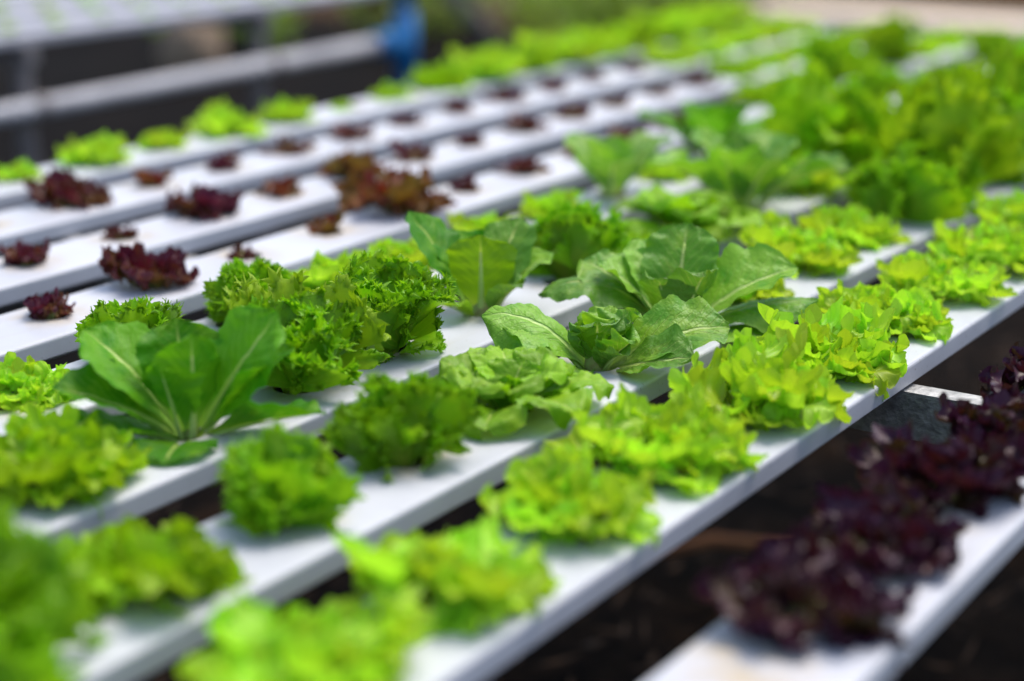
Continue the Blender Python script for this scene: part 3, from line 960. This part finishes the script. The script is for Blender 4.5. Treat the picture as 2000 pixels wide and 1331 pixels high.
# channel with the small frilly one
plant('lime', 4, 1.03, .85, "lime lettuce left of the large dark cos, at the left border")
plant('frill', 4, 1.155, .80, "small sharp frilly lettuce standing alone on the left channel")
plant('frill', 4, 1.325, .88, "ragged frilly lettuce with a tall sprig behind the large dark cos")
plant('lime', 4, 1.455, .95, "pale lime lettuce just behind the sharp frilly one")
for y, s in ((1.60, .75), (1.75, .85), (1.90, .8)):
    plant('lime', 4, y, s)
cos(4, 2.05, "blurred cos lettuce with two erect leaves among white channels", 1.0, n=6)
plant('lime', 4, 2.20, .75)
cos(4, 2.35, "blurred dark cos lettuce beyond the pale lime ones", 1.0, 'romaine_dark')
for i in range(9):
    plant(('oak', 'lush', 'lime', 'lush', 'oak', 'lime')[i % 6], 4, 2.52 + .15 * i, .85 + .15 * rnd.random() - .03 * i)
# three red rows
for y, kd, s in ((1.22, 'red', .58), (1.365, 'red', .95), (1.515, 'red', .42), (1.67, 'rust', .5), (1.82, 'rust', 1.2), (1.97, 'red', .45), (2.12, 'reddot', .6), (2.27, 'rust', .45), (2.42, 'reddot', .6), (2.57, 'reddot', .62), (2.72, 'reddot', .6)):
    plant(kd, 5, y, s)
for i, kd in enumerate(('oak', 'oak', 'lush', 'oak', 'lush', 'lime', 'lime', 'oak')):
    plant(kd, 5, 2.87 + .15 * i, .85 + .1 * rnd.random())
for y, kd, s in ((1.36, 'red', .62), (1.51, 'red', .44), (1.66, 'red', .85), (1.81, 'rust', .58), (1.965, 'rust', .8), (2.11, 'reddot', .6), (2.26, 'red', .5), (2.41, 'reddot', .62), (2.56, 'reddot', .6), (2.71, 'reddot', .5), (2.86, 'reddot', .5), (3.01, 'reddot', .62)):
    plant(kd, 6, y, s)
for i, kd in enumerate(('oak', 'lime', 'lime', 'lime', 'lime', 'oak')):
    plant(kd, 6, 3.16 + .15 * i, .9)
for y, kd, s in ((1.615, 'red', .9), (1.76, 'rust', .52), (1.905, 'reddot', .55), (2.05, 'reddot', .6), (2.20, 'reddot', .62), (2.35, 'reddot', .5), (2.5, 'reddot', .5), (2.65, 'reddot', .62), (2.80, 'reddot', .5), (2.95, 'red', .5), (3.10, 'red', .5)):
    plant(kd, 7, y, s)
for i in range(5):
    plant('lime', 7, 3.25 + .15 * i, 1.0)
for i, s in enumerate((.6, 1.0, .72, 1.05, .9, .4, .7, 1.05, 1.15, 1.1, 1.2, 1.15, 1.15, 1.2, 1.2, 1.2)):
    y = 1.69 + .145 * i
    plant('oak' if i in (7, 9, 12) else 'lime', 8, y, s * (.92 if i < 8 else 1.1), flat=1.15)

# ------------------------------------------------------------------ second table, upper left
XB = -3.2
for j in range(5):
    cx = XB - CW * .6 - .187 * j
    V, F, MI = channel_mesh(-2.0, 2.1, [.15 * i for i in range(-12, 14)])
    t = thing("growing_channel", ["white channel at the near edge of the rear table", "white channel second from the near edge of the rear table", "white channel third from the near edge of the rear table",
              "white channel fourth from the near edge of the rear table", "white channel fifth from the near edge of the rear table"][j], "growing channel", (cx, 2.1, TOP), 0, "growing channels of the rear table")
    mesh_obj("gully", V, F, [M['pvc_old'], M['inside']], t, None, False, MI)
    e = MB(); e.box(-CW * .4 - .002, CW * .6 + .002, 2.1, 2.112, -CH - .001, .002); e.build("end_cap", M['pvc_old'], t, False, .002)
seed_bm = None
for j in range(4):
    for i in range(2, 14):
        y = 2.1 + .15 * i
        t = link("seedling", None) if False else None
        if seed_bm is None:
            vs_, fs_, us_ = [], [], []
            for q in range(5):
                v, f, u = fan_leaf(L=.03, theta=55, e0=45, bend=40, lobes=0, nth=13, nr=6, seed=900 + q)
                a = q * 1.26
                rot = np.array([[math.cos(a), -math.sin(a), 0], [math.sin(a), math.cos(a), 0], [0, 0, 1]])
                fs_.append(f + sum(len(x) for x in vs_)); vs_.append(v @ rot.T); us_.append(u)
            seed_bm = mesh_data("seedling", np.concatenate(vs_), np.concatenate(fs_), M['lime'], np.concatenate(us_))
        o = link("seedling", seed_bm)
        o.location = (XB - CW * .6 - .187 * j, y, TOP)
        o.rotation_euler = (0, 0, rnd.uniform(0, 6.28))
        k = rnd.uniform(.5, .95)
        o.scale = (k, k, k)
        tag(o, "tiny pale green seedling in a white channel of the rear table", "seedling", "seedlings on the rear table")

for y, lab in ((2.84, "grey metal post carrying the rear table, nearest the left border"), (3.66, "grey metal post carrying the rear table, middle of the dark gap")):
    m = MB(); m.box(-.017, .017, -.017, .017, 0, TOP - CH - .002)
    f = thing("table_post", lab, "post", (XB - .02, y, 0), 0, "posts of the rear table")
    m.build("upright", M['post'], f, False, .003)
    b = MB(); b.box(-.95, .04, -.018, .018, TOP - CH - .042, TOP - CH - .0022); b.build("cross_bar", M['post'], f)
# drain pipe with blue fitting, clipped to the posts
t = thing("drain_pipe", "grey drain pipe running under the rear table to a blue fitting", "pipe", (XB + .03, 2.0, .575))
m = MB(); m.tube([(0, -.6, 0), (0, 1.0, .012), (0, 2.17, .022)], .023, 16); m.build("tube", M['pipe'], t, True)
m = MB()
m.tube([(0, 2.11, .022), (0, 2.19, .022)], .034, 16)
m.tube([(0, 2.19, .022), (0, 2.22, .022)], .029, 16)
m.build("coupling", M['blue'], t, True)
for yc in (.84, 1.66):
    m = MB(); m.tube([(0, yc - .014, .012), (0, yc + .014, .012)], .028, 16); m.box(-.05, -.02, yc - .012, yc + .012, -.006, .030); m.build("pipe_clip", M['post'], t)
m = MB()
m.tube([(0, 2.25, -.09), (0, 2.25, .10)], .036, 16)
m.tube([(0, 2.25, .1002), (0, 2.25, .30)], .026, 16)
m.tube([(0, 2.25, -.575), (0, 2.25, -.0902)], .028, 16)
m.build("standpipe", M['blue'], t, True)

# ------------------------------------------------------------------ things on the ground behind
t = thing("timber_beam", "long pale timber beam lying across the ground beyond the table", "timber", (-3.0, 9.72, 0))
m = MB(); m.box(-1.95, 3.5, 0, .5, -.02, .105); m.build("plank", M['wood'], t, False, .008)
t = thing("garden_stake", "grey stake leaning over the weeds beyond the blue fitting", "stake", (-5.38, 8.1, 0))
m = MB(); m.tube([(0, 0, -.03), (-.34, -.22, .46)], .05, 10); m.build("pole", M['post'], t, True)
t = thing("sack", "tan slumped sack in the dark gap under the rear table", "sack", (-6.0, 6.35, 0))
SV, SF = [], []
for i in range(9):
    a = i / 8
    for j in range(20):
        b = 2 * math.pi * j / 20
        r = (.16 * math.sin(math.pi * min(a * .9 + .1, 1)) ** .5 + .01) * (1 + .08 * math.sin(3 * b + i))
        SV.append((r * math.cos(b), r * math.sin(b) * .8, -.02 + .36 * a + .01 * math.sin(5 * b)))
for i in range(8):
    for j in range(20):
        k = (j + 1) % 20
        SF.append((i * 20 + j, i * 20 + k, (i + 1) * 20 + k, (i + 1) * 20 + j))
SF.append(tuple(range(160, 180)))
mesh_obj("bag", SV, SF, M['sack'], t)
m = MB(); m.tube([(0, 0, .325), (.01, 0, .37), (.03, .01, .42)], [.05, .028, .05], 12); m.build("tied_neck", M['sack'], t, True)

def weed(x, y, r, h, label, n=420, seed=0):
    t = thing("weed_bush", label, "weed", (x, y, 0), 0, "weeds beyond the tables")
    rs = np.random.RandomState(seed)
    Vs, Fs, Us = [], [], []
    cl = rs.normal(0, 1, (14, 3)) * np.array([r * .5, r * .5, h * .22]) + np.array([0, 0, h * .55])
    base, bf, bu = blade_leaf(L=1, W=.32, e0=20, bend=50, nu=5, nv=7, seed=seed, cup=.2, savoy=0)
    off = 0
    for i in range(n):
        c = cl[rs.randint(14)] + rs.normal(0, 1, 3) * np.array([r * .2, r * .2, h * .13])
        c[2] = max(c[2], .02)
        s = rs.uniform(.05, .11)
        a, b = rs.uniform(0, 6.28), rs.normal(0, .5)
        rz = np.array([[math.cos(a), -math.sin(a), 0], [math.sin(a), math.cos(a), 0], [0, 0, 1]])
        rx = np.array([[1, 0, 0], [0, math.cos(b), -math.sin(b)], [0, math.sin(b), math.cos(b)]])
        Vs.append(base * s @ (rz @ rx).T + c)
        Fs.append(bf + off); Us.append(bu); off += len(base)
    mesh_obj("foliage", np.concatenate(Vs), np.concatenate(Fs), M['bush'], t, np.concatenate(Us))
    m = MB()
    for i in range(7):
        m.tube([(0, 0, -.03), tuple(cl[i] * np.array([.5, .5, .5])), tuple(cl[i])], [.012, .008, .003], 6)
    m.build("stems", M['bark'], t, True)
for i, (x, y, r, h, lab) in enumerate(((-5.9, 7.9, .35, .5, "dark green weed clump just beyond the blue fitting"), (-5.3, 9.0, .45, .55, "broad yellow green weed clump right of the leaning stake"),
        (-5.0, 8.3, .4, .35, "low weed clump between the leaning stake and the lime rows"), (-4.6, 8.7, .45, .45, "yellow green weed clump left of the timber beam"),
        (-5.25, 9.9, .5, .6, "weed clump at the left end of the timber beam"), (-6.4, 9.2, .45, .6, "tall weed clump behind the leaning stake"), (-6.6, 7.4, .35, .35, "dark weed clump showing under the rear table beside the blue fitting"))):
    weed(x, y, r, h, lab, 380, 40 + i)

# rusty dead twig and a thin red stalk on the soil in front
t = tag(MB().tube([(-.22, -.03, .012), (-.08, .015, .03), (.06, 0, .022), (.2, .03, .012)], [.006, .013, .012, .005], 8).build("dead_twig", M['twig'], None, True), "rust brown dead twig lying on the dark soil beside the lime channel", "twig")
t.location = (-1.22, 2.63, .0)
t.rotation_euler = (0, 0, R(CAM_YAW))
